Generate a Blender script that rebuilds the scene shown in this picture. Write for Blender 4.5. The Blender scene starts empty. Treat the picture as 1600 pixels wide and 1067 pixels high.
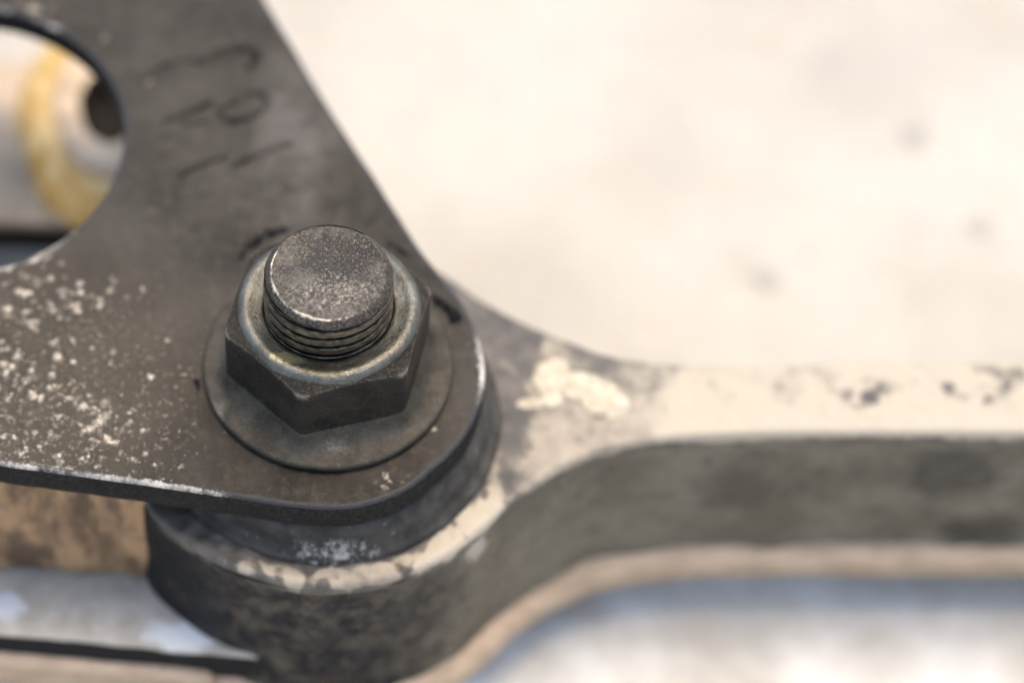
import bpy, bmesh, math, random
import numpy as np
from mathutils import Vector, Matrix
from mathutils.geometry import delaunay_2d_cdt
S = 0.1                       # 1 Blender unit = 1 cm; every length below is written in millimetres
random.seed(4); rng = np.random.default_rng(11)
scene = bpy.context.scene
col = scene.collection

# ------------------------------------------------------------------ camera
cam_d = bpy.data.cameras.new('camera'); cam = bpy.data.objects.new('camera', cam_d); col.objects.link(cam)
cam.matrix_world = Matrix((( 0.998783, -0.028013, -0.040598,  4.1909*S),
                           ( 0.0,       0.823080, -0.567925, -142.5178*S),
                           ( 0.049325,  0.567234,  0.822078,  210.7229*S),
                           ( 0, 0, 0, 1)))
cam_d.sensor_width = 36; cam_d.lens = 112.5
cam_d.clip_start = 1; cam_d.clip_end = 2000
cam_d.dof.use_dof = True; cam_d.dof.focus_distance = 24.45; cam_d.dof.aperture_fstop = 0.108
scene.camera = cam

# ------------------------------------------------------------------ sky, sun, exposure
SUN_EL, SUN_AZ = 76, 62       # azimuth measured from +x towards +y
w = bpy.data.worlds.new('World'); scene.world = w; w.use_nodes = True
nt = w.node_tree
sky = nt.nodes.new('ShaderNodeTexSky'); sky.sky_type = 'NISHITA'; sky.sun_disc = False
sky.sun_elevation = math.radians(SUN_EL); sky.sun_rotation = math.radians(90 - SUN_AZ)
sky.air_density = 1.0; sky.dust_density = 2.6; sky.ozone_density = 0.7
bg = nt.nodes['Background']; bg.inputs[1].default_value = 0.15
nt.links.new(sky.outputs[0], bg.inputs[0])
sd = bpy.data.lights.new('sun', 'SUN'); so = bpy.data.objects.new('sun', sd); col.objects.link(so)
sd.energy = 0.9; sd.angle = math.radians(28); sd.color = (1.0, 0.82, 0.50)
el, az = math.radians(SUN_EL), math.radians(SUN_AZ)
sv = Vector((math.cos(el)*math.cos(az), math.cos(el)*math.sin(az), math.sin(el)))
so.rotation_euler = (-sv).to_track_quat('-Z', 'Y').to_euler()
scene.view_settings.view_transform = 'Standard'; scene.view_settings.look = 'None'
scene.view_settings.exposure = 1.95; scene.view_settings.gamma = 1
scene.cycles.max_bounces = 8

# ------------------------------------------------------------------ helpers
def vnoise(x, y, seed=0):
    xi = np.floor(x).astype(np.int64); yi = np.floor(y).astype(np.int64)
    fx = x-xi; fy = y-yi; fx = fx*fx*(3-2*fx); fy = fy*fy*(3-2*fy)
    def h(a, b):
        n = (a*374761393 + b*668265263 + seed*1442695041) & 0xffffffff
        n = ((n ^ (n >> 13))*1274126177) & 0xffffffff
        return ((n ^ (n >> 16)) & 0xffff)/65535.0
    return (h(xi,yi)*(1-fx)+h(xi+1,yi)*fx)*(1-fy) + (h(xi,yi+1)*(1-fx)+h(xi+1,yi+1)*fx)*fy
def fbm(x, y, seed=0, oct=4):
    s = 0; a = 1; t = 0
    for k in range(oct):
        s = s + a*vnoise(x*2**k+k*17.3, y*2**k-k*9.1, seed+k); t += a; a *= .5
    return s/t
def sstep(a, b, x): t = np.clip((x-a)/(b-a), 0, 1); return t*t*(3-2*t)

def link(name, me, mats=(), parent=None, smooth=True):
    o = bpy.data.objects.new(name, me); col.objects.link(o)
    for m in (mats if isinstance(mats, (list, tuple)) else [mats]): me.materials.append(m)
    if smooth: me.polygons.foreach_set('use_smooth', [True]*len(me.polygons))
    if parent: o.parent = parent
    return o
def mesh(name, v, f, mats, parent=None, smooth=True, attr=None, idx=None):
    me = bpy.data.meshes.new(name)
    me.from_pydata([tuple(float(c)*S for c in p) for p in v], [], f); me.update()
    if attr:
        for k, a in attr.items():
            at = me.attributes.new(k, 'FLOAT', 'POINT'); at.data.foreach_set('value', np.asarray(a, dtype=np.float32))
    o = link(name, me, mats, parent, smooth)
    if idx is not None: me.polygons.foreach_set('material_index', idx)
    return o
def empty(name, loc, label, cat, group=None):
    o = bpy.data.objects.new(name, None); col.objects.link(o); o.empty_display_size = .2
    o.location = [c*S for c in loc]; o['label'] = label; o['category'] = cat
    if group: o['group'] = group
    return o
def tag(o, label, cat, group=None):
    o['label'] = label; o['category'] = cat
    if group: o['group'] = group
    return o
def smooth_loop(pts, step=.5, closed=True):
    P = [np.array(p, float) for p in pts]; n = len(P); out = []
    for i in range(n):
        p0, p1, p2, p3 = P[i-1], P[i], P[(i+1) % n], P[(i+2) % n]
        m = max(1, int(np.linalg.norm(p2-p1)/step))
        for k in range(m):
            t = k/m
            t0 = 0; t1 = np.linalg.norm(p1-p0)**.5+t0; t2 = np.linalg.norm(p2-p1)**.5+t1; t3 = np.linalg.norm(p3-p2)**.5+t2
            T = t1+(t2-t1)*t
            a1 = (t1-T)/(t1-t0)*p0+(T-t0)/(t1-t0)*p1; a2 = (t2-T)/(t2-t1)*p1+(T-t1)/(t2-t1)*p2; a3 = (t3-T)/(t3-t2)*p2+(T-t2)/(t3-t2)*p3
            b1 = (t2-T)/(t2-t0)*a1+(T-t0)/(t2-t0)*a2; b2 = (t3-T)/(t3-t1)*a2+(T-t1)/(t3-t1)*a3
            out.append((t2-T)/(t2-t1)*b1+(T-t1)/(t2-t1)*b2)
    return np.array(out)
def area(L): x, y = L[:, 0], L[:, 1]; return .5*np.sum(x*np.roll(y, -1)-y*np.roll(x, -1))
def normals(L):                # outward for a counter-clockwise loop
    t = np.roll(L, -1, 0)-np.roll(L, 1, 0); n = np.stack([t[:, 1], -t[:, 0]], 1)
    return n/np.linalg.norm(n, axis=1)[:, None]
def inpoly(px, py, L):
    r = np.zeros(px.shape, bool); n = len(L)
    for i in range(n):
        x1, y1 = L[i]; x2, y2 = L[(i+1) % n]
        if y1 == y2: continue
        c = ((y1 > py) != (y2 > py)) & (px < (x2-x1)*(py-y1)/(y2-y1)+x1)
        r ^= c
    return r
def dist_loop(px, py, L):
    d = np.full(px.shape, 1e9)
    for i in range(len(L)):
        a = L[i]; b = L[(i+1) % len(L)]; ab = b-a; l2 = ab@ab
        t = np.clip(((px-a[0])*ab[0]+(py-a[1])*ab[1])/l2, 0, 1)
        d = np.minimum(d, np.hypot(px-a[0]-t*ab[0], py-a[1]-t*ab[1]))
    return d
def dist_poly(px, py, pts):
    d = np.full(px.shape, 1e9)
    for a, b in zip(pts[:-1], pts[1:]):
        a = np.array(a, float); b = np.array(b, float); ab = b-a
        t = np.clip(((px-a[0])*ab[0]+(py-a[1])*ab[1])/(ab@ab), 0, 1)
        d = np.minimum(d, np.hypot(px-a[0]-t*ab[0], py-a[1]-t*ab[1]))
    return d
def grid_pts(x0, x1, y0, y1, s):
    gx, gy = np.meshgrid(np.arange(x0, x1, s), np.arange(y0, y1, s))
    gx = gx.ravel()+rng.uniform(-.3, .3, gx.size)*s; gy = gy.ravel()+rng.uniform(-.3, .3, gy.size)*s
    return gx, gy
def slab(name, outer, holes, prof, interior, zfun, mats, parent=None, attrs=None, edge_rings=(), top_in=0.0):
    """outer / holes: loops; prof: list of (outset, z) from the top edge down; top filled with a triangulated sheet of interior points."""
    if area(outer) < 0: outer = outer[::-1]
    hs = [h if area(h) < 0 else h[::-1] for h in holes]
    V = []; F = []; I = []
    base = []
    loops = [outer]+hs
    for L in loops:
        n = normals(L); s0 = len(V); m = len(L)
        for k, (o, z) in enumerate(prof):
            for p, q in zip(L, n): V.append((p[0]+q[0]*o, p[1]+q[1]*o, z))
            if k:
                for i in range(m):
                    j = (i+1) % m
                    F.append((s0+(k-1)*m+i, s0+k*m+i, s0+k*m+j, s0+(k-1)*m+j)); I.append(1 if k in edge_rings else (2 if edge_rings else 0))
        base.append((s0, m))
    # top sheet
    pts = []; cons = []
    for (s0, m) in base:
        b = len(pts)
        for i in range(m): pts.append(Vector(V[s0+i][:2]))
        cons += [(b+i, b+(i+1) % m) for i in range(m)]
    nb = len(pts)
    for x, y in zip(*interior): pts.append(Vector((x, y)))
    vv, ee, ff, ov, oe, of = delaunay_2d_cdt(pts, cons, [], 0, 1e-5, True)
    P = np.array([(v[0], v[1]) for v in vv])
    FA = np.array([f for f in ff if len(f) == 3])
    c = P[FA].mean(1)
    keep = inpoly(c[:, 0], c[:, 1], np.array([V[base[0][0]+i][:2] for i in range(base[0][1])]))
    for (s0, m) in base[1:]: keep &= ~inpoly(c[:, 0], c[:, 1], np.array([V[s0+i][:2] for i in range(m)]))
    FA = FA[keep]
    orig = {}
    for i, o in enumerate(ov):
        for q in o:
            if q < nb: orig[i] = q
    idx = np.zeros(len(P), int); start = len(V)
    bmap = []
    for (s0, m) in base: bmap += [s0+i for i in range(m)]
    Z = zfun(P[:, 0], P[:, 1])
    for i, p in enumerate(P):
        if i in orig:
            idx[i] = bmap[orig[i]]
        else:
            idx[i] = len(V); V.append((p[0], p[1], prof[0][1]+Z[i]))
    for a, b, d in FA: F.append((int(idx[a]), int(idx[b]), int(idx[d]))); I.append(0)
    # bottom cap
    for (s0, m), L in zip(base[:1], loops[:1]):
        if not holes: F.append(tuple(s0+(len(prof)-1)*m+i for i in range(m))[::-1]); I.append(0)
    VA = np.array(V)
    at = {k: f(VA) for k, f in (attrs or {}).items()}
    return mesh(name, V, F, mats, parent, attr=at, idx=I)
def lathe(name, prof, mats, parent=None, n=192, close_top=False, rmod=None, zmod=None, attr=None):
    """prof: list of (r, z) or functions of angle giving (r, z); from outside-bottom inwards to the top"""
    V = []; F = []
    for k, p in enumerate(prof):
        for i in range(n):
            th = 2*math.pi*i/n
            r, z = p(th) if callable(p) else p
            if rmod: r = r*rmod(th)
            if zmod: z = z+zmod(r, th)
            V.append((r*math.cos(th), r*math.sin(th), z))
        if k:
            for i in range(n):
                j = (i+1) % n; F.append(((k-1)*n+i, (k-1)*n+j, k*n+j, k*n+i))
    if close_top:
        b = (len(prof)-1)*n; V.append((0, 0, np.mean([V[b+i][2] for i in range(n)]))); c = len(V)-1
        for i in range(n): F.append((b+i, b+(i+1) % n, c))
    return mesh(name, V, F, mats, parent, attr={k: f(np.array(V)) for k, f in attr.items()} if attr else None)

# ------------------------------------------------------------------ materials
class N:
    """small node-graph helper; coordinates come in millimetres"""
    def __init__(s, name):
        s.m = bpy.data.materials.new(name); s.m.use_nodes = True; s.t = s.m.node_tree; s.b = s.t.nodes['Principled BSDF']
        tc = s.t.nodes.new('ShaderNodeTexCoord'); vm = s.t.nodes.new('ShaderNodeVectorMath'); vm.operation = 'SCALE'
        vm.inputs['Scale'].default_value = 1/S; s.t.links.new(tc.outputs['Object'], vm.inputs[0]); s.p = vm.outputs[0]
    def set(s, sock, v):
        if hasattr(v, 'is_output') or isinstance(v, bpy.types.NodeSocket): s.t.links.new(v, sock)
        else:
            if isinstance(v, (tuple, list)) and len(v) == 3 and sock.type == 'RGBA': v = (*v, 1)
            sock.default_value = v
    def noise(s, scale, detail=5, rough=.6, lac=2.0, dist=0, off=None, stretch=None):
        p = s.p
        if off or stretch:
            mp = s.t.nodes.new('ShaderNodeMapping'); s.t.links.new(p, mp.inputs[0])
            if off: mp.inputs['Location'].default_value = off
            if stretch: mp.inputs['Scale'].default_value = stretch
            p = mp.outputs[0]
        n = s.t.nodes.new('ShaderNodeTexNoise'); s.t.links.new(p, n.inputs['Vector'])
        n.inputs['Scale'].default_value = scale; n.inputs['Detail'].default_value = detail
        n.inputs['Roughness'].default_value = rough; n.inputs['Distortion'].default_value = dist
        return n.outputs['Fac']
    def vor(s, scale, rnd=1, feat='F1'):
        n = s.t.nodes.new('ShaderNodeTexVoronoi'); s.t.links.new(s.p, n.inputs['Vector']); n.feature = feat
        n.inputs['Scale'].default_value = scale; n.inputs['Randomness'].default_value = rnd
        return n.outputs['Distance']
    def ramp(s, v, a, b, lo=0., hi=1.):
        n = s.t.nodes.new('ShaderNodeMapRange'); n.interpolation_type = 'SMOOTHSTEP'
        s.set(n.inputs[0], v)
        for i, q in enumerate((a, b, lo, hi)): s.set(n.inputs[1+i], q)
        return n.outputs[0]
    def math(s, op, a, b=0., c=None):
        n = s.t.nodes.new('ShaderNodeMath'); n.operation = op; s.set(n.inputs[0], a); s.set(n.inputs[1], b)
        if c is not None: s.set(n.inputs[2], c)
        return n.outputs[0]
    def mix(s, f, a, b):
        n = s.t.nodes.new('ShaderNodeMix'); n.data_type = 'RGBA'; s.set(n.inputs[0], f); s.set(n.inputs[6], a); s.set(n.inputs[7], b)
        return n.outputs[2]
    def attr(s, name):
        n = s.t.nodes.new('ShaderNodeAttribute'); n.attribute_name = name; return n.outputs['Fac']
    def blob(s, c, r, warp=None):
        """soft stain round the point c (mm); r = radii along x, y, z"""
        n = s.t.nodes.new('ShaderNodeVectorMath'); n.operation = 'SUBTRACT'; s.t.links.new(s.p, n.inputs[0]); n.inputs[1].default_value = c
        d = s.t.nodes.new('ShaderNodeVectorMath'); d.operation = 'DIVIDE'; s.t.links.new(n.outputs[0], d.inputs[0]); d.inputs[1].default_value = r
        l = s.t.nodes.new('ShaderNodeVectorMath'); l.operation = 'LENGTH'; s.t.links.new(d.outputs[0], l.inputs[0])
        v = l.outputs['Value']
        if warp is not None: v = s.math('ADD', v, s.math('MULTIPLY', s.math('SUBTRACT', warp, .5), 1.6))
        return s.ramp(v, .6, 1.2, 1., 0.)
    def bump(s, h, strength=.5, dist=.1, prev=None):
        n = s.t.nodes.new('ShaderNodeBump'); n.inputs['Strength'].default_value = strength; n.inputs['Distance'].default_value = dist*S
        s.set(n.inputs['Height'], h)
        if prev is not None: s.t.links.new(prev, n.inputs['Normal'])
        return n.outputs[0]
    def out(s, color, rough=.5, metal=0., normal=None, spec=None, coat=None):
        s.set(s.b.inputs['Base Color'], color); s.set(s.b.inputs['Roughness'], rough); s.set(s.b.inputs['Metallic'], metal)
        if normal is not None: s.t.links.new(normal, s.b.inputs['Normal'])
        if spec is not None: s.set(s.b.inputs['Specular IOR Level'], spec)
        if coat is not None: s.set(s.b.inputs['Coat Weight'], coat); s.b.inputs['Coat Roughness'].default_value = .3
        return s.m

# blackened steel of the plate, with attribute "dust" (dried cement-like specks) and "soot"
n = N('blackened_steel')
big = n.noise(.13, 4, .6); mid = n.noise(.9, 5, .65); fine = n.noise(3.2, 5, .75); grit = n.noise(7, 3, .7)
c = n.mix(n.ramp(big, .35, .68), (.020, .0165, .012), (.040, .034, .026))
c = n.mix(n.ramp(mid, .45, .72, 0, .55), c, (.060, .049, .036))
c = n.mix(n.ramp(fine, .50, .70, 0, .45), c, (.022, .020, .018))
gl = n.ramp(grit, .60, .74)
c = n.mix(n.math('MULTIPLY', gl, .5), c, (.13, .112, .09))
c = n.mix(n.math('MULTIPLY', n.blob((-24, -1, 0), (15, 13, 9), mid), .55), c, (.052, .042, .029))
c = n.mix(n.math('MULTIPLY', n.ramp(n.noise(.22, 5, .6, off=(1, 6, 3)), .25, .7), n.math('MULTIPLY', n.math('ADD', n.blob((-3.2, 25, 0), (4.2, 10, 8)), n.blob((-4.2, 19, 0), (3.0, 11, 8))), .34)), c, (.100, .088, .076))  # grey sheen streak along the right edge, painted into the colour
dust = n.attr('dust')
dn = n.math('ADD', dust, n.math('MULTIPLY', n.math('SUBTRACT', n.noise(4.5, 5, .7), .5), .9))
df = n.ramp(dn, .30, .95)
c = n.mix(n.math('MULTIPLY', df, n.ramp(n.noise(5, 4, .7), .35, .65, .3, 1.)), c, (.50, .42, .31))
c = n.mix(n.math('MULTIPLY', n.math('MULTIPLY', n.ramp(n.noise(2.6, 4, .7, off=(2, 2, 2)), .56, .68), n.blob((-23, -3, 0), (13, 11, 9), mid)), .55), c, (.28, .225, .155))
wf = n.ramp(n.math('ADD', n.attr('wear_glint'), n.math('MULTIPLY', n.math('SUBTRACT', n.noise(1.5, 5, .7), .5), 2.0)), .50, .80)
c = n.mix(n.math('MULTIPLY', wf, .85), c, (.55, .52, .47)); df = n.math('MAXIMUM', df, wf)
nb = n.bump(mid, .4, .25); nb = n.bump(fine, .7, .14, nb); nb = n.bump(grit, .6, .07, nb); nb = n.bump(df, .8, .12, nb)
M_plate = n.out(c, n.math('ADD', n.ramp(fine, .3, .7, .44, .60), n.ramp(n.noise(.06, 3, .5, off=(8, 3, 0)), .35, .65, -.06, .08)), n.math('SUBTRACT', .6, n.math('MULTIPLY', df, .55)), nb, .22)

# rubbed edge of the plate, its highlights painted in as pale steel
n = N('rubbed_glint_edge')
wear_glint = n.attr('wear_glint'); sp = n.noise(1.1, 5, .7); sp2 = n.noise(4, 4, .7)
f = n.ramp(n.math('ADD', wear_glint, n.math('MULTIPLY', n.math('SUBTRACT', n.math('ADD', n.math('MULTIPLY', sp, .6), n.math('MULTIPLY', sp2, .4)), .5), 2.0)), .30, 1.05)
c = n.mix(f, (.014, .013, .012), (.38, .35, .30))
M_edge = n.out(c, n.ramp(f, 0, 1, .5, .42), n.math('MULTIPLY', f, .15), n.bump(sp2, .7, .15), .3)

# nut: phosphated steel
def nutmat(name, a, b, hi, rough=(.34, .55), metal=.55, blue=0., grime=.5, spec=.5, bk=1.):
    n = N(name)
    big = n.noise(.35, 4, .6, off=(3, 1, 0)); mid = n.noise(1.8, 5, .65); grit = n.noise(3.6, 4, .78); g2 = n.noise(5.8, 3, .75)
    c = n.mix(n.ramp(big, .35, .65), a, b)
    c = n.mix(n.ramp(mid, .50, .75, 0, grime), c, (.028, .024, .020))
    c = n.mix(n.ramp(g2, .58, .74, 0, .65), c, hi)
    c = n.mix(n.ramp(grit, .30, .46, .6, 0), c, (.018, .017, .016))
    if blue:
        c = n.mix(n.ramp(n.noise(.8, 3, .6, off=(9, 4, 2)), .45, .62, 0, blue), c, (.10, .19, .22))
        c = n.mix(n.math('MULTIPLY', n.blob((-2.9, -5.0, 8.6), (1.3, .6, 1.5), mid), .5), c, (.34, .33, .18))
    ed = n.ramp(n.math('ADD', n.attr('worn'), n.math('MULTIPLY', n.math('SUBTRACT', grit, .5), 1.1)), .3, 1.0)
    c = n.mix(n.math('MULTIPLY', ed, .8), c, hi)
    nb = n.bump(mid, .3, .2); nb = n.bump(grit, 1.*bk, .16*bk, nb); nb = n.bump(g2, .8*bk, .09*bk, nb)
    return n.out(c, n.ramp(mid, .3, .7, *rough), metal, nb, spec)
M_hex = nutmat('phosphated_steel', (.012, .010, .0075), (.026, .0215, .016), (.15, .13, .10), (.5, .65), .35, spec=.12)
M_collar = nutmat('oiled_steel_collar', (.066, .060, .047), (.112, .102, .080), (.26, .24, .19), (.30, .44), .9, blue=.08, grime=.5, bk=.5)
M_flange = nutmat('greasy_flange_steel', (.036, .030, .021), (.064, .054, .040), (.19, .165, .125), (.42, .56), .6, spec=.12, bk=.7)
# bolt
n = N('bolt_thread_steel')
mid = n.noise(1.4, 5, .65, stretch=(1, 1, 3)); grit = n.noise(4.5, 4, .75)
c = n.mix(n.ramp(mid, .38, .66), (.05, .041, .031), (.16, .135, .10)); c = n.mix(n.ramp(grit, .5, .7, 0, .6), c, (.02, .018, .016))
c = n.mix(n.ramp(n.attr('groove'), .02, .35), c, (.006, .005, .004))  # grooves darkened in the colour to deepen their shade
M_thread = n.out(c, n.ramp(n.attr('groove'), .02, .35, .42, .85), 1., n.bump(grit, .6, .12, n.bump(mid, .3, .2)), .5)
n = N('sooty_bolt_end')
mid = n.noise(.9, 5, .7); grit = n.noise(3.6, 4, .75); g2 = n.noise(7, 3, .7)
soot = n.blob((.8, 1.6, 13), (3.2, 2.4, 5), n.noise(.7, 4, .6))
c = n.mix(n.ramp(mid, .35, .68), (.026, .022, .017), (.076, .065, .050))
c = n.mix(n.math('MULTIPLY', soot, .85), c, (.017, .014, .011))
c = n.mix(n.ramp(g2, .50, .72, 0, .6), c, (.24, .195, .14))
c = n.mix(n.math('MULTIPLY', n.ramp(grit, .50, .66), n.blob((.3, -1.9, 13), (3.6, 2.2, 5), mid)), c, (.24, .205, .155)); c = n.mix(n.ramp(grit, .32, .48, .8, 0), c, (.015, .014, .013))  # sparkle of the lower half painted as pale grains
c = n.mix(n.ramp(n.noise(2.5, 2, .5, off=(5, 5, 0)), .70, .78, 0, .8), c, (.22, .09, .035))
M_face = n.out(c, n.ramp(mid, .3, .7, .32, .5), .7, n.bump(g2, .6, .08, n.bump(grit, .8, .16)), .5)
n = N('bright_rim_steel')
a = n.noise(1.1, 5, .7); g2 = n.noise(4.5, 4, .75)
f = n.ramp(n.math('ADD', n.attr('bare_glint'), n.math('MULTIPLY', n.math('SUBTRACT', n.math('ADD', n.math('MULTIPLY', a, .6), n.math('MULTIPLY', g2, .4)), .5), 2.6)), .40, .95)
M_rim = n.out(n.mix(f, n.mix(n.ramp(g2, .42, .60), (.020, .016, .012), (.085, .072, .054)), (.42, .36, .27)), n.ramp(f, 0, 1, .5, .40), .75, n.bump(g2, .6, .12), .5)
# bushing
n = N('dusty_black_bushing')
f = n.ramp(n.noise(1.3, 6, .7), .60, .70); g = n.noise(10, 4, .7)
ang = n.blob((1.0, -13.6, -6), (3.4, 2.0, 1.4), n.noise(2.2, 4, .7))
f = n.math('MAXIMUM', n.math('MULTIPLY', f, .35), n.math('MULTIPLY', n.math('MULTIPLY', ang, n.ramp(n.noise(1.6, 5, .75, off=(3, 3, 3)), .48, .60)), .8))
c = n.mix(n.ramp(n.noise(.5, 3), .35, .65), (.022, .020, .017), (.046, .041, .034)); c = n.mix(f, c, (.30, .275, .235))
M_bush = n.out(c, .6, 0., n.bump(g, .5, .1), .12)
# arm
n = N('worn_cast_arm')
paint = n.attr('paint'); nz = n.noise(1.1, 6, .7); n2 = n.noise(5, 4, .7); n3 = n.noise(.35, 4, .6)
pf = n.ramp(n.math('ADD', paint, n.math('MULTIPLY', n.math('SUBTRACT', n.math('ADD', n.math('MULTIPLY', nz, .6), n.math('MULTIPLY', n2, .4)), .5), 1.5)), .25, .80)
dirt = n.mix(n.ramp(n3, .35, .65), (.027, .021, .015), (.080, .064, .046)); dirt = n.mix(n.ramp(n2, .5, .7, 0, .5), dirt, (.04, .035, .032))
cream = n.mix(n.ramp(n.noise(.45, 6, .65, off=(7, 0, 3)), .36, .66), (.235, .192, .133), (.150, .120, .083))
cream = n.mix(n.ramp(n.attr('pale'), .2, .8), cream, (.285, .238, .168))
c = n.mix(pf, dirt, cream)
M_arm_top = n.out(c, n.ramp(nz, .3, .7, .42, .62), 0., n.bump(n2, .5, .12, n.bump(nz, .5, .35)), .5)
n = N('grey_olive_arm_side')
nz = n.noise(.12, 5, .6, stretch=(1, 1, 1.4)); n2 = n.noise(.6, 6, .7); n3 = n.noise(3, 5, .7)
c = n.mix(n.ramp(nz, .35, .65), (.098, .080, .054), (.146, .121, .084))
c = n.mix(n.ramp(n2, .50, .70, 0, .6), c, (.056, .047, .034))
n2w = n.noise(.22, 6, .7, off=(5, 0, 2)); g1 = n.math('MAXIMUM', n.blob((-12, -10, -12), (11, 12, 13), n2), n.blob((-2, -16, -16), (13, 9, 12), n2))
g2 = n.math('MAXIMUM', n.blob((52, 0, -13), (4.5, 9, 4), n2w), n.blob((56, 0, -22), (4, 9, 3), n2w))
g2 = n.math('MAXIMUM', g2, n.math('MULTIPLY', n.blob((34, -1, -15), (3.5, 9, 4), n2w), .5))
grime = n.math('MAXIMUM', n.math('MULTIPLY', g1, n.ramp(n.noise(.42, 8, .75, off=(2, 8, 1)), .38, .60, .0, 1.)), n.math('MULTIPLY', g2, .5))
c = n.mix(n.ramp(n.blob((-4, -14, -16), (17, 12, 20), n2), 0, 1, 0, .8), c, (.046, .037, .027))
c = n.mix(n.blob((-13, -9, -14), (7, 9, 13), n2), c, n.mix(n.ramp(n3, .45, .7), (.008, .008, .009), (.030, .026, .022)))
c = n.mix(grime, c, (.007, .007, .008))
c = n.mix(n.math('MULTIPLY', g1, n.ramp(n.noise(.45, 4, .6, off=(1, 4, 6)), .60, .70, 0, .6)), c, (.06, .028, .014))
drip = n.blob((12.35, -10.9, -9.0), (1.0, 1.8, 2.6), n.noise(1.4, 3, .6))
c = n.mix(drip, c, (.30, .25, .19))
M_arm_side = n.out(c, n.ramp(n2, .3, .7, .38, .62), 0., n.bump(n3, .5, .2, n.bump(n2, .6, .7)), .08)
n = N('tan_dusty_rim')
c = n.mix(n.ramp(n.noise(.25, 5, .6, stretch=(1, 3, 3)), .35, .65), (.29, .20, .125), (.40, .285, .185)); c = n.mix(n.ramp(n.noise(1.5, 5, .7), .5, .7, 0, .4), c, (.18, .13, .085))
M_tan = n.out(c, .75, 0., n.bump(n.noise(2, 5, .7), .5, .3), .2)
n = N('rusty_brown_web')
c = n.mix(n.ramp(n.noise(.16, 5, .6, stretch=(1.6, 1, .6)), .40, .60), (.08, .049, .027), (.27, .160, .080)); c = n.mix(n.ramp(n.noise(.5, 5, .7), .52, .72, 0, .7), c, (.09, .065, .05))
M_brown = n.out(c, .75, 0., n.bump(n.noise(1.2, 5, .7), .5, .4), .2)
n = N('grey_painted_ledge')
c = n.mix(n.ramp(n.noise(.3, 5, .65), .36, .64), (.25, .215, .165), (.34, .30, .235)); c = n.mix(n.blob((-11.6, -13.4, -20), (3, 1.6, 2), n.noise(.8, 4, .6)), c, (.44, .43, .40))
c = n.mix(n.blob((-26.5, -11, -20), (2, 1.4, 2), n.noise(.8, 4, .6)), c, (.42, .41, .39))
M_ledge = n.out(c, .45, 0., n.bump(n.noise(1.5, 5, .7), .4, .3), .4)
n = N('oily_shaded_edge'); g = n.noise(3, 5, .7); M_oil_shade = n.out(n.mix(n.ramp(g, .4, .7), (.009, .0085, .008), (.026, .023, .019)), .6, 0., n.bump(g, .6, .2), .04)  # oily side, kept near-black to paint in its shade
n = N('painted_shade'); M_shade = n.out(n.mix(n.noise(1, 4), (.008, .0075, .007), (.022, .019, .017)), .8, spec=.05)  # near-black for shade painted into gaps and bore
# lower bracket, sleeve
n = N('weathered_grey_bracket')
c = n.mix(n.ramp(n.noise(.12, 4, .6), .35, .65), (.075, .064, .048), (.13, .11, .085)); c = n.mix(n.ramp(n.noise(.5, 5, .7), .5, .75, 0, .6), c, (.07, .06, .05))
c = n.mix(n.blob((-31, 45, -20), (7, 5, 6), n.noise(.4, 4, .6)), c, (.28, .21, .14))  # sunlit cream area painted onto the bracket's upper left
M_bracket = n.out(c, .5, 0., n.bump(n.noise(1.2, 5, .7), .4, .3), .4)
n = N('cream_sleeve'); M_sleeve = n.out(n.mix(n.ramp(n.noise(.35, 4, .6), .4, .65), (.36, .27, .17), (.25, .175, .10)), .5, 0., n.bump(n.noise(2, 4), .3, .2))
n = N('yellow_sealant'); M_yellow = n.out(n.mix(n.ramp(n.noise(.4, 5, .65), .35, .65), (.27, .145, .012), (.42, .30, .12)), .45, 0., n.bump(n.noise(1.6, 5, .7), .5, .4))
n = N('black_grease'); M_grease = n.out(n.mix(n.noise(2, 4), (.004, .004, .005), (.012, .011, .011)), .6, 0., n.bump(n.noise(4, 4, .7), .8, .2), .06)
n = N('pale_mortar'); M_mortar = n.out(n.mix(n.ramp(n.noise(.9, 5, .7), .35, .6), (.42, .365, .27), (.30, .25, .175)), .8, 0., n.bump(n.noise(4, 5, .7), .5, .2), .2)
# ground
n = N('pale_concrete')
big = n.noise(.035, 5, .6); mid = n.noise(.2, 6, .7, off=(4, 2, 0)); fine = n.noise(1.2, 5, .7)
c = n.mix(n.ramp(big, .35, .65), (.365, .33, .275), (.305, .275, .228))
c = n.mix(n.ramp(mid, .48, .72, 0, .55), c, (.30, .275, .24))
c = n.mix(n.ramp(fine, .5, .75, 0, .4), c, (.24, .21, .175))
c = n.mix(n.ramp(n.noise(.09, 4, .6, off=(31, 7, 0)), .60, .72, 0, .5), c, (.30, .255, .20))
c = n.mix(n.blob((20, -75, -32.5), (190, 72, 30), n.noise(.05, 4, .6, off=(3, 9, 0))), c, n.mix(n.ramp(mid, .40, .70), (.60, .58, .53), (.55, .52, .475)))  # near ground painted paler to carry its brighter light
wp = n.noise(.5, 4, .6)
for (x, y, r, k) in ((55.2, 51.0, 1.7, .85), (40, 33.2, 1.9, .7), (60.9, 40.3, 1.6, .7), (62.5, 38, 1.0, .3), (30, 62, 2.2, .12), (47, 60, 3.2, .15), (56, 54, 1.2, .3), (38, 36, 2.2, .2)):
    c = n.mix(n.math('MULTIPLY', n.blob((x, y, -32.5), (r, r, 5), wp), k*.55), c, (.12, .115, .105))
M_ground = n.out(c, .85, 0., n.bump(fine, .6, .6, n.bump(mid, .5, 1.5)), .2)

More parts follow.
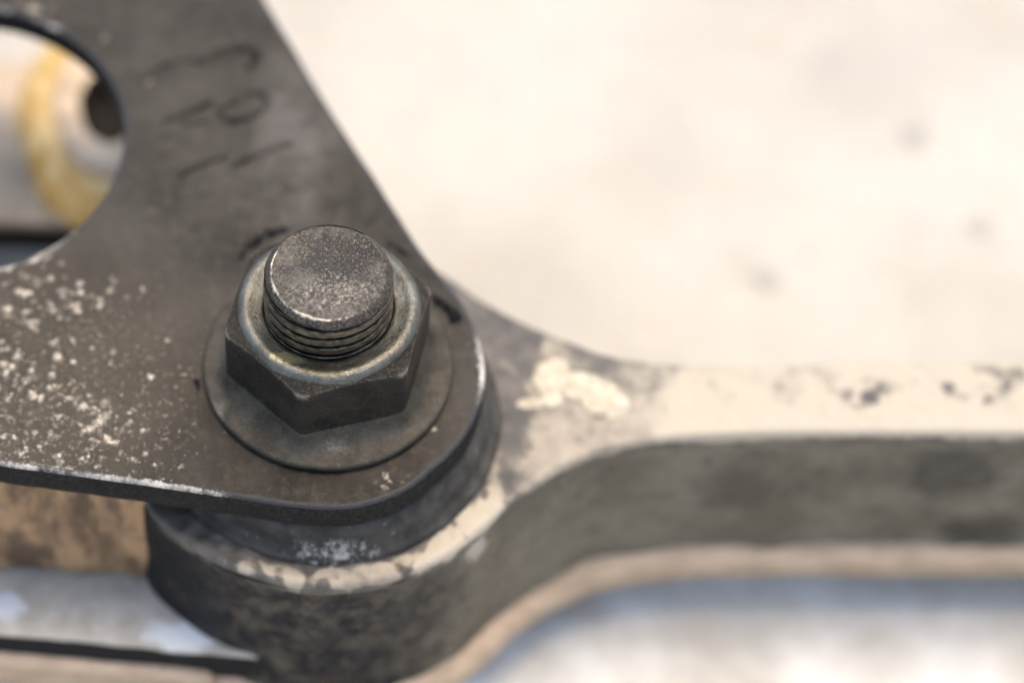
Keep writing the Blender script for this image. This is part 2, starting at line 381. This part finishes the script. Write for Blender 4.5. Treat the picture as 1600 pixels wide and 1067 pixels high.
# ------------------------------------------------------------------ ground
GZ = -32.5
def ground():
    k = 90; a = np.linspace(-1, 1, k); a = np.sign(a)*np.abs(a)**2.2*1500
    V = [(x+15, y+20, GZ+.8*(fbm(np.array([x*.06]), np.array([y*.06]), 5)[0]-.5)*(1 if abs(x) < 200 else 0)) for y in a for x in a]
    F = [(j*k+i, j*k+i+1, (j+1)*k+i+1, (j+1)*k+i) for j in range(k-1) for i in range(k-1)]
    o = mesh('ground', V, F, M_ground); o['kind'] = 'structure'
    o['label'] = 'pale sunlit concrete slab lying out of focus beneath the metal parts'
ground()

# ------------------------------------------------------------------ lever arm (boss, right-hand bar, left leg)
arm = empty('lever_arm', (0, 0, -28), 'thick cast lever arm with worn cream top, its round boss under the dark plate', 'lever arm')
arm.location = (0, 0, 0)
AO = smooth_loop([(95, 9), (75, 8.3), (57.6, 7.6), (48, 7.0), (41.5, 6.7), (34, 6.3), (28.2, 6.2), (22.9, 6.9), (19.7, 8.2), (16, 9.9), (12.3, 12.2), (8.5, 15.2), (5, 16.8),
     (0, 16.8), (-5, 15.4), (-11, 12), (-15, 6), (-16, 0), (-15.6, -5), (-13.9, -9.2), (-10.9, -12.0), (-7.7, -13.9), (-2.6, -15.6), (.9, -15.8), (5.9, -14.8), (9.9, -12.6), (12.9, -9.8),
     (14.9, -7.5), (17.5, -5.3), (20.1, -3.6), (23.3, -2.1), (28, -1.1), (35.8, -.4), (57, .3), (75, .9), (95, 1.5)], .6)
if area(AO) < 0: AO = AO[::-1]
ZA = -7.0
gx, gy = grid_pts(-17, 64, -17, 18, .33)
m = inpoly(gx, gy, AO) & (np.hypot(gx, gy) > 11.5); gx, gy = gx[m], gy[m]
m = dist_loop(gx, gy, AO[::2]) > .7; gx, gy = gx[m], gy[m]
def arm_z(x, y):
    d = dist_loop(x, y, AO[::2])
    return (fbm(x*.5, y*.5, 3)-.5)*.5*sstep(.3, 1.5, d) + (fbm(x*1.7, y*1.7, 8)-.5)*.25*sstep(.3, 1, d)
def arm_paint(V):
    x, y, z = V.T
    r = np.hypot(x, y); th = np.degrees(np.arctan2(y, x))
    p = .62*sstep(12, 24, x) + .30*sstep(22, 34, x)                        # towards the bar the arm is covered in cream
    p += .30*sstep(13.8, 14.8, r)*(x < 14)*(y < 0) + (.60+1.6*(fbm(x*.9, y*.9, 51, 3)-.5))*sstep(14.0, 14.6, r)*np.exp(-((x+1)/8.5)**2)*(y < 0)                              # pale ring on the boss rim
    low = (y < -1) & (x > 6)
    p += .42*sstep(-1, -7, y-.15*x)*sstep(6, 11, x)
    p += .30*np.exp(-((th+50)/22)**2)
    st = fbm(x*.9+y*.35, y*.25-x*.1, 21, 3)                                   # streaks running off the plate
    p += (st-.5)*.9*np.exp(-((x-17)/6)**2)
    p -= .55*np.exp(-((x-16.5)/5.5)**2-((y-10.5)/3.2)**2)                       # dark upper shoulder
    p -= .35*np.exp(-((x-21.5)/2.6)**2-((y-6.6)/1.4)**2)
    p += .6*np.exp(-((x-18.5)/1.0)**2-((y-7.4)/1.6)**2) + 1.3*np.exp(-((x-20.5)/3.6)**2-((y-3.2+.35*(x-20))/2.0)**2)*sstep(.30, .62, fbm(x*.8, y*.8, 90, 4))
    for bx, by, rx, ry, k in ((44.5, 3.2, 2.4, 2.2, .85), (54.3, 4.9, 2.8, 1.9, 1.0), (57.3, 2.6, 1.4, 1.0, .45), (38.2, 3.6, 1.0, .9, .3), (26, 3.4, 1.5, 1.8, .28), (50, 4.5, 1.2, 1.0, .25)):
        p -= 1.15*k*np.exp(-((x-bx)/rx/1.25)**2-((y-by)/ry/1.1)**2)*sstep(.15, .75, fbm(x*.9, y*.9, 71, 4))
    p -= .5*(np.exp(-((x+12)/4)**2-((y+11)/4)**2))                            # oily left end of the rim
    p -= .22*sstep(.40, .85, fbm(x*.35, y*.5, 33, 4))*(x > 24)
    p += (fbm(x*.35, y*.35, 30)-.5)*.5 + (fbm(x*.75+y*.2, y*.75, 31, 3)-.5)*.9*sstep(26, 18, x)
    p -= .75*sstep(.50, .72, fbm(x*1.0, y*1.0, 81, 4))*(r > 13.8)*(x < 13)*(y < 0)
    p -= sstep(ZA-.2, ZA-1.0, z)*(.5+1.0*(fbm(x*.9, y*.9, 83, 3)-.3))
    return np.clip(p, -.5, 1.3)
def arm_pale(V):
    x, y, z = V.T
    p = sstep(20, 32, x) + 1.2*np.exp(-((x-12)/9)**2-((y+11)/5)**2) + .8*np.exp(-((x+6)/6)**2-((y+15)/1.5)**2)
    return np.clip(p + (fbm(x*.8, y*.8, 44)-.5)*.8, 0, 1)
prof = [(-.45, ZA), (-.18, ZA-.08), (0, ZA-.35), (.05, ZA-1.0)]
top = slab('top_face', AO, [], prof+[(.05, ZA-1.3)], (gx, gy), arm_z, [M_arm_top, M_arm_top], arm, {'paint': arm_paint, 'pale': arm_pale})
# body side wall with a lightly uneven cast surface
def wall(name, L, prof, mat, parent, amp=.25, seed=2, cap=False):
    nn = normals(L); V = []; F = []; m = len(L); s = np.cumsum(np.r_[0, np.linalg.norm(np.diff(L, axis=0), axis=1)])
    for k, (o, z) in enumerate(prof):
        dz = fbm(s*.25, np.full(m, z*.25), seed)-.5
        for i in range(m):
            q = o+dz[i]*amp*2
            V.append((L[i, 0]+nn[i, 0]*q, L[i, 1]+nn[i, 1]*q, z))
        if k:
            for i in range(m): j = (i+1) % m; F.append(((k-1)*m+i, k*m+i, k*m+j, (k-1)*m+j))
    if cap: F.append(tuple((len(prof)-1)*m+i for i in range(m))[::-1])
    return mesh(name, V, F, mat, parent)
wall('side_wall', AO, [(.03, ZA-.9)]+[(-.05+.02*k, ZA-1.2-k*.8) for k in range(20)]+[(.5, -23.7), (.9, -24.2)], M_arm_side, arm)
wall('foot_rim', AO, [(.4, -23.8), (1.2, -24.1), (1.7, -24.6), (1.9, -25.6), (1.8, -26.8), (1.3, -28.0), (.2, -28.5)], M_tan, arm, .15, 7, True)
# left leg: brown leg_web wall, grey ledge, black bar painting in the gap's shade and tan foot
def bar(name, pts, z0, z1, bev, mat, parent, amp=.1):
    L = np.array(pts, float)
    if area(L) < 0: L = L[::-1]
    out = []
    for i in range(len(L)):
        a = L[i]; b = L[(i+1) % len(L)]; m = max(2, int(np.linalg.norm(b-a)/.8))
        for k in range(m): out.append(a+(b-a)*k/m)
    L = np.array(out); nn = normals(L); V = []; F = []; m = len(L)
    P = [(-bev, z1), (-.3*bev, z1-.3*bev), (0, z1-bev)]+[(0, z1-bev+(z0+bev-(z1-bev))*t) for t in np.linspace(.1, 1, 8)]+[(-.3*bev, z0+.3*bev), (-bev, z0)]
    for k, (o, z) in enumerate(P):
        for i in range(m):
            d = (fbm(np.array([L[i, 0]*.4]), np.array([L[i, 1]*.4+z*.4]), 9)[0]-.5)*amp*2
            V.append((L[i, 0]+nn[i, 0]*(o+d), L[i, 1]+nn[i, 1]*(o+d), z))
        if k:
            for i in range(m): j = (i+1) % m; F.append(((k-1)*m+i, k*m+i, k*m+j, (k-1)*m+j))
    F.append(tuple(range(m))); F.append(tuple((len(P)-1)*m+i for i in range(m))[::-1])
    return mesh(name, V, F, mat, parent)
bar('leg_web', [(-60, -3.2), (-12, -4), (-12, -8.4), (-60, -6.6)], -19.6, -4.4, .5, M_brown, arm, .5)
bar('leg_ledge', [(-60, -4), (-5, -5), (-5, -15.1), (-60, -11.0)], -20.6, -20, .2, M_ledge, arm, .25)
bar('leg_gap_shade', [(-60, -4), (-5, -5), (-5, -15.05), (-60, -10.95)], -24.3, -20.55, .2, M_shade, arm, .1)
bar('leg_foot_rim', [(-60, -3), (-9, -4), (-9, -15.6), (-60, -11.8)], -28.3, -23.2, .8, M_tan, arm, .25)
# dried mortar clot and dribble stuck on the arm
def lump(name, c, r, mat, parent=None, seed=0, amp=.35, sub=4, flat=None, rot=0.):
    bm = bmesh.new(); bmesh.ops.create_icosphere(bm, subdivisions=sub, radius=1)
    import mathutils
    for v in bm.verts:
        p = v.co.copy(); q = mathutils.noise.fractal(p*1.3+Vector((seed*3.1, seed, 0)), 1, 2.1, 4)
        p *= 1+amp*q
        if flat is not None: p.z = max(p.z, flat)
        x, y = p.x*r[0], p.y*r[1]
        v.co = Vector((c[0]+x*math.cos(rot)-y*math.sin(rot), c[1]+x*math.sin(rot)+y*math.cos(rot), c[2]+p.z*r[2]))*S
    me = bpy.data.meshes.new(name); bm.to_mesh(me); bm.free()
    return link(name, me, mat, parent)
def join(name, objs, parent=None):
    V = []; F = []
    for o in objs:
        b = len(V); V += [tuple(v.co) for v in o.data.vertices]; F += [tuple(i+b for i in p.vertices) for p in o.data.polygons]
    me = bpy.data.meshes.new(name); me.from_pydata(V, [], F); mat = objs[0].data.materials[0]
    for o in objs: bpy.data.objects.remove(o)
    return link(name, me, mat, parent)
join('mortar_clot', [lump('c', p, (r[0]*1.05, r[1]*1.1, r[2]*.6), M_mortar, None, i, .34, 3, None, a) for i, (p, r, a) in enumerate([
    ((18.6, 4.2, -7.1), (1.8, 1.7, .7), .3), ((20.3, 3.7, -7.1), (2.0, 1.4, .75), -.3), ((22.4, 2.5, -7.1), (1.9, 1.6, .75), -.4), ((23.3, 1.8, -7.1), (1.2, 1.2, .5), 0), ((16.6, 1.9, -7.15), (1.7, .5, .3), .15), ((18.1, 2.6, -7.1), (1.3, .9, .4), .4)])], arm)

# ------------------------------------------------------------------ bushing between plate and arm
bush = lathe('bushing', [(13.4, -7.4), (13.95, -7.25), (14.05, -6.8), (13.9, -6.45), (13.6, -6.25), (13.35, -6.1), (13.2, -5.2), (13.0, -4.2), (12.6, -3.4), (12.0, -3.1), (6, -3.05)],
             M_bush, None, 256, zmod=lambda r, th: .08*math.sin(3*th+1))
tag(bush, 'dark round bushing squeezed between the black plate and the pale boss', 'bushing')

# ------------------------------------------------------------------ black steel plate
plate = empty('steel_plate', (0, 0, -3), 'dark steel plate with a large round hole and stamped marks under the nut', 'plate')
plate.location = (0, 0, 0)
arc = [(12.45*math.cos(math.radians(a)), 12.45*math.sin(math.radians(a))) for a in range(24, -50, -8)]
PO = smooth_loop([(-8.4, 41.6), (-6.6, 38), (-4.4, 33.6), (-2.2, 29.2), (.9, 23.4), (4.0, 17.8), (7.0, 12.3), (8.9, 9.4), (10.5, 7.0)]+arc+[(7.2, -10.5), (4.6, -12.1), (2.0, -12.95), (-1.5, -12.95), (-5.7, -12.4), (-15.1, -11.1),
     (-25.0, -9.85), (-40, -7.9), (-55, -6), (-57, 5), (-56, 25), (-54, 40), (-44, 41), (-32, 40), (-23, 40), (-17, 41.2), (-12, 43)], .4)
HC = (-31.8, 22.1); HR = 14.05
PH = np.array([(HC[0]+HR*math.cos(a)*(1+.004*math.sin(5*a)), HC[1]+HR*math.sin(a)) for a in np.linspace(0, -2*math.pi, 221)[:-1]])
for i in range(len(PH)):       # slightly ragged flame-cut edge
    PH[i] += rng.normal(0, .015, 2)
if area(PO) < 0: PO = PO[::-1]
PO = PO+normals(PO)*((vnoise(np.arange(len(PO))*.25, np.zeros(len(PO)), 3)-.5)*.08)[:, None]
# stamped strokes (mm on the plate)
def bez(a, b, c, d, k=10):
    a, b, c, d = map(np.array, (a, b, c, d))
    return [tuple((1-t)**3*a+3*t*(1-t)**2*b+3*t*t*(1-t)*c+t**3*d) for t in np.linspace(0, 1, k)]
STROKES = [
 (bez((-16.3, 28.6), (-15.6, 30.2), (-14.0, 30.9), (-12.0, 31.0)), .34, .8),
 (bez((-12.0, 30.6), (-9.9, 32.2), (-8.0, 33.2), (-7.2, 32.0)), .40, 1.),
 (bez((-7.2, 32.0), (-6.8, 31.2), (-7.3, 30.6), (-8.0, 30.3)), .34, .8),
 (bez((-14.4, 24.4), (-13.2, 24.8), (-12, 25.6), (-10.9, 26.4)), .36, 1.),
 (bez((-13.0, 24.2), (-12.2, 24.2), (-11.4, 24.3), (-10.8, 24.5)), .28, .7),
 (bez((-8.6, 26.6), (-10.4, 26.0), (-10.4, 24.4), (-8.8, 24.6)), .32, .8),
 (bez((-8.8, 24.6), (-6.6, 24.8), (-5.4, 26.6), (-6.4, 27.4)), .36, 1.),
 (bez((-6.4, 27.4), (-6.9, 27.8), (-7.4, 27.7), (-7.7, 27.4)), .32, .8),
 (bez((-12.8, 18.6), (-11.8, 19.6), (-10.6, 20.2), (-9.3, 20.7)), .34, .9),
 (bez((-8.4, 19.9), (-7.0, 20.8), (-5.6, 21.6), (-4.0, 22.3)), .42, 1.1),
]
# dried specks: position, radius, height
specks = []
def cluster(cx, cy, sx, sy, k, r0, r1):
    for _ in range(k):
        specks.append((rng.normal(cx, sx*1.15), rng.normal(cy, sy*1.15), r0+(r1-r0)*rng.random()**1.8))
for x, y, sx, sy, k, a, b in ((-22.5, 5.5, 1.6, 1.0, 16, .18, .5), (-24.5, 3, 1.5, 1.5, 16, .15, .4), (-20.6, 5.3, .9, .9, 12, .2, .42), (-27, -1, 1.6, 2.5, 40, .15, .4), (-25.2, -4, 2.4, 2, 34, .15, .38),
                              (-24, 7.7, 3, .8, 22, .15, .4), (-18.5, -7.5, 2.4, 1.8, 30, .15, .36), (-15, -6.5, 1.8, 1.5, 24, .12, .34), (-21, -5, 2.5, 2.2, 36, .12, .3), (-24, -8.8, 3, .6, 26, .12, .3), (-12, -7.6, 1.5, 1.2, 12, .12, .3),
                              (-20, 0, 5, 5, 80, .1, .24), (-25, 4, 3, 4, 60, .12, .34), (-26, -4, 3, 3, 50, .12, .34), (-19, -8.6, 4, 1, 50, .1, .3), (4.3, -11, .5, .3, 5, .18, .35), (6.4, -10.2, 1.0, .45, 10, .12, .3), (10, -6, 1.2, 1.2, 8, .08, .18), (-16, -10.4, 3, .5, 20, .12, .28), (-22, -2, 6, 5, 90, .06, .14), (-15, -8, 5, 2.5, 60, .06, .14)):
    cluster(x, y, sx, sy, k, a, b)
for t in np.linspace(0, 1, 22):                                # two drawn-out trails
    specks.append((-22.2+4*t+rng.normal(0, .12), -2.6-2.1*t+rng.normal(0, .12), rng.uniform(.12, .26)))
    specks.append((-18.6+1.9*t+rng.normal(0, .12), -6.6+1.9*t+rng.normal(0, .12), rng.uniform(.14, .3)))
specks += [(-5.0, 34.6, .55), (-4.8, 35.1, .4), (-16.1, 29.3-.9, .35), (-27.5, 36.6, .7), (-26.3, 36.3, .6), (-24.8, 36.0, .4), (-22.5, 35, .3), (-19.9, 33.2, .35)]
SPX = np.array(specks)
def speckfield(x, y):
    f = np.zeros_like(x); x = x+.22*(vnoise(y*2.5, x*2.5, 91)-.5)*2; y = y+.22*(vnoise(y*2.5, x*2.5, 92)-.5)*2
    for q, (sx, sy, r) in enumerate(SPX):
        m = (np.abs(x-sx) < 3*r) & (np.abs(y-sy) < 3*r)
        if m.any():
            d2 = ((x[m]-sx)**2+(y[m]-sy)**2)/(r*r)
            f[m] = np.maximum(f[m], np.exp(-d2*.7)*(.5+.6*((q*.618) % 1)))
    return f
def plate_z(x, y):
    z = (fbm(x*.18, y*.18, 3)-.5)*.22+(fbm(x*1.1, y*1.1, 6)-.5)*.09
    z = z+.16*speckfield(x, y)*(.6+.8*vnoise(x*4, y*4, 2))
    for pts, wd, dp in STROKES:
        d = dist_poly(x, y, pts)
        z = z-.45*dp*(1-sstep(.0, wd*1.1, d))*(.6+.6*vnoise(x*.7, y*.7, 77)) + .03*np.exp(-((d-wd*1.3)/.14)**2)
    e = np.minimum(dist_loop(x, y, PO[::3]), np.abs(np.hypot(x-HC[0], y-HC[1])-HR))
    z = z*sstep(.4, 1.4, e)
    z = np.where(np.hypot(x, y) < 9.9, np.minimum(z, -.02), z)
    return z
parts = [grid_pts(-33, 13, -14, 44, .5), grid_pts(-18, -2.5, 17, 34.5, .13), grid_pts(-31, -9, -13, 12, .19), grid_pts(-9, 13, -14, -6, .22)]
sel = []
for i, (a, b) in enumerate(parts):
    m = inpoly(a, b, PO) & (np.hypot(a-HC[0], b-HC[1]) > HR+.5) & (np.hypot(a, b) > 7)
    a, b = a[m], b[m]; m = dist_loop(a, b, PO[::3]) > .45; a, b = a[m], b[m]
    if i == 0: m = ~(((a > -18) & (a < -2.5) & (b > 17) & (b < 34.5)) | ((a > -31) & (a < -9) & (b > -13) & (b < 12)) | ((a > -9) & (b < -6))); a, b = a[m], b[m]
    sel.append((a, b))
ix = np.concatenate([a for a, b in sel]); iy = np.concatenate([b for a, b in sel])
def plate_dust(V):
    x, y, z = V.T
    f = speckfield(x, y)*.85
    near = sstep(-9, -16, x)*sstep(14, 6, y)
    f += near*(.10+.28*(fbm(x*.9, y*.9, 12)-.45))
    f += .75*np.exp(-(np.abs(np.hypot(x-HC[0], y-HC[1])-HR)/.8)**2)*sstep(14, 11, y)*(fbm(x*1.1, y*1.1, 15)+.25)
    return np.clip(f*(z > -.6), 0, 1)
def plate_wear_glint(V):
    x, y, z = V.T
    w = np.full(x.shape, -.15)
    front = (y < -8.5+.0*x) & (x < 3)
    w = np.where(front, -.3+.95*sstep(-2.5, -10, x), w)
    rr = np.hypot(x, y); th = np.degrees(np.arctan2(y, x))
    w = np.where((rr > 11) & (x > 5) & (y < 8), -.2+1.05*np.exp(-((th-2)/24)**2)+.3*np.exp(-((th+48)/16)**2), w)  # right arc highlight painted along the rubbed edge
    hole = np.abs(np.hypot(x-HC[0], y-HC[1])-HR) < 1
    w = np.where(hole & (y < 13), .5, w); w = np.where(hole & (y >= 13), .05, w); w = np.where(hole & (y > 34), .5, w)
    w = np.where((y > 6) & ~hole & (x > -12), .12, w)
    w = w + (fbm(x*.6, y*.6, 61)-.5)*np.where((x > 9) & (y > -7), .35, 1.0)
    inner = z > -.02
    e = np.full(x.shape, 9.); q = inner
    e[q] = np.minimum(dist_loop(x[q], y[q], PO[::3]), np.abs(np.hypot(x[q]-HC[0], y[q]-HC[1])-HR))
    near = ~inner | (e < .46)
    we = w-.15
    if True:                                    # rubbed patches and painted highlights biting into the face beside the edge
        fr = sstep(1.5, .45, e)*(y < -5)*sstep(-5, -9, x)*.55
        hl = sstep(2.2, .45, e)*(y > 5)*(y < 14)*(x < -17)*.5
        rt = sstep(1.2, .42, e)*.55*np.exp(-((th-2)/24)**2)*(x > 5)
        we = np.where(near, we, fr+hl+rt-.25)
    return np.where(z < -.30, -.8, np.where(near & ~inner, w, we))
pp = [(-.42, 0.), (-.25, -.035), (-.11, -.12), (-.03, -.26), (0, -.42), (.02, -1.2), (0, -2.0), (-.03, -2.7), (-.2, -2.95), (-.4, -3.0)]
body = slab('plate_body', PO, [PH], pp, (ix, iy), plate_z, [M_plate, M_edge, M_oil_shade], plate, {'dust': plate_dust, 'wear_glint': plate_wear_glint}, edge_rings=(1, 2, 3))

# ------------------------------------------------------------------ flange nut
nut = empty('flange_nut', (0, 0, 0), 'dark flanged hex nut with a raised rolled collar, screwed down on the black plate', 'nut')
A0 = math.radians(17); AP = 7.25
def hexr(th, ap=AP, p=38):
    s = sum(max(0, math.cos(th-A0-math.radians(30+60*k)))**p for k in range(6)); return ap/s**(1/p)
def mixr(r0, t): return lambda th: (r0*(1-t)+(hexr(th)+.02)*t)
def wob(r, th): return .035*math.sin(3*th+.5)+.03*math.sin(7*th)
fl = [(9.3, 0.0), (9.75, .05), (9.9, .35), (9.88, .62), (9.75, .80), (9.5, .88), (9.1, .98)]
fl += [(lambda th, t=t: (9.1*(1-t)+(hexr(th))*t, 1.0+.45*t+1.15*t**3 )) for t in (.2, .4, .6, .75, .85, .93, 1.0)]
fl += [(lambda th: (hexr(th)-.25, 2.9))]
def flworn(V):
    x, y, z = V.T; r = np.hypot(x, y)
    w = .35*np.exp(-((r-9.8)/.12)**2)*(z > .55)
    w = w+.65*np.exp(-((x-.8)/1.8)**2-((y+8.3)/.7)**2)+.6*np.exp(-((x+8.2)/.9)**2-((y+4.6)/1.2)**2)+.3*np.exp(-((x-9)/.8)**2-((y-0)/3)**2)
    return w
lathe('flange', fl, M_flange, nut, 288, zmod=wob, attr={'worn': flworn})
def chz(r): return 8.35-max(0, r-7.0)*.44
ZC = 7.6
hx = [(lambda th, z=z, o=o: (hexr(th)+o, z)) for z, o in ((1.7, .05), (2.1, .02), (2.6, 0), (4, 0), (5.4, 0), (6.4, 0))]
hx += [(lambda th, t=t: (hexr(th), 6.4+(chz(hexr(th))-.22-6.4)*t)) for t in (.5, 1.)]
hx += [(lambda th: (hexr(th)-.07, chz(hexr(th))-.08)), (lambda th: (hexr(th)-.22, chz(hexr(th)-.22)+.0))]
hx += [(lambda th, t=t: ((hexr(th)-.22)*(1-t)+7.0*t, chz((hexr(th)-.22)*(1-t)+7.0*t))) for t in (.35, .7, 1.)]
hx += [(6.6, 8.3)]
def hex_worn_lit(V):
    x, y, z = V.T; r = np.hypot(x, y)
    rim = np.exp(-((z-(8.35-np.maximum(0, r-7)*.44-.1))/.16)**2)
    corner = np.exp(-((r-8.15)/.14)**2)*(z > 3.0)
    return np.clip(.55*rim+.35*corner*rim+.22*corner, 0, 1)  # worn edges, with the chamfer painted lighter as if lit from above
lathe('hex_body', hx, M_hex, nut, 360, attr={'worn': hex_worn_lit})
cl = [(7.1, 7.8), (7.14, 8.1), (7.1, 8.35), (6.98, 8.58), (6.8, 8.74), (6.62, 8.83), (6.42, 8.87), (6.24, 8.85), (6.05, 8.78), (5.85, 8.70), (5.65, 8.64), (5.5, 8.60), (5.32, 8.56), (5.12, 8.52), (5.02, 8.45), (5.0, 7.0)]
lathe('collar', cl, M_collar, nut, 256, zmod=lambda r, th: .05*math.sin(2*th+2)+.03*math.sin(5*th), rmod=lambda th: 1+.006*math.sin(3*th+1)+.004*math.sin(8*th))

# ------------------------------------------------------------------ bolt
bolt = empty('bolt', (0, 0, 7), 'worn threaded bolt end with sooty flat face standing up through the nut', 'bolt')
bolt.location = (0, 0, 0)
P = 1.08; n_ = 256; zs = np.arange(6.2, 12.42, .04); V = []; F = []; G = []
for k, z in enumerate(zs):
    for i in range(n_):
        th = 2*math.pi*i/n_
        ph = ((z/P-th/(2*math.pi)) % 1.0)
        tri = abs(ph-.5)*2                        # 0 at the root, 1 at the crest
        g = min(1, max(0, (tri-.24-.03*math.sin(th*5+z*4))/.20)); g = g*g*(3-2*g)
        depth = .62+.12*math.sin(th*2+z)
        wobz = .03*math.sin(th*9+z*3)+.02*math.sin(th*23+z)
        r = 5.02-depth*(1-g)*min(1, max(.0, (12.6-z)/.3)) + wobz
        r = min(r, 4.98+.0*z) - .012*max(0, z-11)**2*3
        V.append((r*math.cos(th), r*math.sin(th), z)); G.append((1-g)*min(1, max(0, (12.6-z)/.3)))
    if k:
        for i in range(n_): j = (i+1) % n_; F.append(((k-1)*n_+i, (k-1)*n_+j, k*n_+j, k*n_+i))
mesh('threaded_shank', V, F, M_thread, bolt, attr={'groove': G})
def rim(th): return 1+.012*math.cos(2*th+1.2)+.008*math.sin(3*th)+.004*math.sin(11*th)
def rz(r, th): return .05*math.sin(th*5)+.03*math.sin(th*13+1)
def bare_glint(V):
    th = np.degrees(np.arctan2(V[:, 1], V[:, 0])); r = np.hypot(V[:, 0], V[:, 1])
    a = .75*np.exp(-((th+105)/45)**2)+.6*np.exp(-((np.abs(th)-165)/22)**2)*(th != 0)+.12  # bare steel plus rim highlights painted at front and left
    return a*np.exp(-((r-4.38)/.14)**2)+.12*np.exp(-((r-4.9)/.1)**2)
def edge_z(th): return .05*math.sin(th*2+1)+.02*math.sin(th*9)+.012*math.sin(th*17)
lathe('worn_rim', [(4.80, 12.2), (4.90, 12.34), (4.86, 12.44), (4.76, 12.58), (4.62, 12.74), (4.50, 12.87), (4.42, 12.95), (4.34, 12.985), (4.26, 12.975)], [M_rim], bolt, 256, rmod=rim, zmod=lambda r, th: edge_z(th)*(1 if r < 4.9 else 0), attr={'bare_glint': bare_glint})
V = []; F = []; R = 46; A = 192
for k in range(R+1):
    q = 1-k/R
    for i in range(A):
        th = 2*math.pi*i/A; r = 4.30*q*(rim(th) if q > .5 else 1+(rim(th)-1)*q*2)
        x, y = r*math.cos(th), r*math.sin(th)
        dish = -.30*(1-q**6)*(.55+.45*math.sin(th-.2)*q) - .22*math.exp(-((x-1.6)/1.6)**2-((y-1.4)/1.3)**2)
        bm_ = .16*(vnoise(np.array([x*1.1]), np.array([y*1.1]), 4)[0]-.5)*(1-q**8)
        V.append((x, y, 12.98+edge_z(th)*q**4+dish+bm_))
    if k:
        for i in range(A): j = (i+1) % A; F.append(((k-1)*A+i, (k-1)*A+j, k*A+j, k*A+i))
mesh('end_face', V, F, M_face, bolt)

# ------------------------------------------------------------------ crumbs of black grease squeezed out round the nut
def crumbs(name, path, k, r, label, spread=.15, z=.25):
    L = []
    for i in range(k):
        t = rng.uniform(0, 1)*(len(path)-1)
        if vnoise(np.array([t*2.6]), np.array([k*1.]), 5)[0] < .30 and rng.random() < .8: continue
        a = int(t); a = min(a, len(path)-2); f = t-a
        p = np.array(path[a])*(1-f)+np.array(path[a+1])*f+rng.normal(0, spread, 2)
        s = r*rng.uniform(.2, 1.0)
        L.append(lump('c', (p[0], p[1], z+s*.3), (s*rng.uniform(.8, 2.2), s, s*rng.uniform(.5, .9)), M_grease, None, i+3, 1.1, 2, None, rng.uniform(0, 3)))
    o = join(name, L); o.data.polygons.foreach_set('use_smooth', [False]*len(o.data.polygons)); tag(o, label, 'grease crumb', 'crumbs of black grease round the nut flange'); return o
crumbs('grease_crumb', [(-7.6, 10.4), (-6.9, 11.7), (-5.9, 12.4), (-4.7, 13.1), (-3.4, 13.4)], 150, .11, 'jagged crust of black grease behind the nut on the side of the round hole', .22)
crumbs('grease_crumb', [(4.4, 12.3), (5.2, 11.9), (6.0, 11.3)], 40, .10, 'small flake of black grease behind the nut at the right edge of the plate', .1)
crumbs('grease_crumb', [(8.4, 6.9), (9.2, 6.1), (9.9, 5.5), (10.1, 5.0), (9.9, 5.3)], 110, .17, 'round clot of black grease right of the nut above the arm shoulder', .16)
crumbs('grease_crumb', [(-10.4, -1.7), (-10.2, -2.1)], 6, .18, 'tiny speck of black grease at the left rim of the nut flange', .08)

# ------------------------------------------------------------------ bracket and sleeve seen through the hole
br = bar('bracket', [(-75, 27.6), (-18, 28.2), (-10, 36), (-12, 47), (-75, 47)], -21.2, -20, .5, M_bracket, None, .3)
tag(br, 'weathered grey bracket bar seen out of focus through the hole of the plate', 'bracket')
bar('bracket_shade', [(-75, 28.4), (-19, 29.0), (-11, 36.5), (-13, 46), (-75, 46)], -25, -21.1, .3, M_shade, br, .2)  # near-black bar painting in the shade on the bracket's side
sl = empty('sleeve', (0, 0, -20), 'cream round sleeve with yellow sealant round its base, seen through the hole', 'sleeve'); sl.location = (0, 0, 0)
def ell(prof, name, mat, parent, c=(-21.0, 39.4), k=(1.0, 1.45), rot=.15, hole=None):
    V = []; F = []; n_ = 96
    for q, (r, z) in enumerate(prof):
        for i in range(n_):
            th = 2*math.pi*i/n_; x, y = r*k[0]*math.cos(th), r*k[1]*math.sin(th)
            w_ = 1+.03*math.sin(3*th+1)+.02*math.sin(7*th)
            x *= w_; y *= w_
            V.append((c[0]+x*math.cos(rot)-y*math.sin(rot), c[1]+x*math.sin(rot)+y*math.cos(rot), z))
        if q:
            for i in range(n_): j = (i+1) % n_; F.append(((q-1)*n_+i, (q-1)*n_+j, q*n_+j, q*n_+i))
    return mesh(name, V, F, mat, parent)
ell([(5.3, -20.1), (5.3, -17.8), (5.1, -17.2), (4.6, -17.0), (3.0, -17.1), (2.75, -17.2)], 'sleeve_ring', M_sleeve, sl)
ell([(8.6, -20.2), (8.3, -19.2), (7.4, -18.3), (5.6, -17.4), (5.2, -17.6)], 'sealant_band', M_yellow, sl)
ell([(2.8, -17.15), (2.65, -17.5), (2.6, -19.85), (.1, -19.9)], 'bore', M_shade, sl)  # shade inside the bore painted as near-black wall and floor
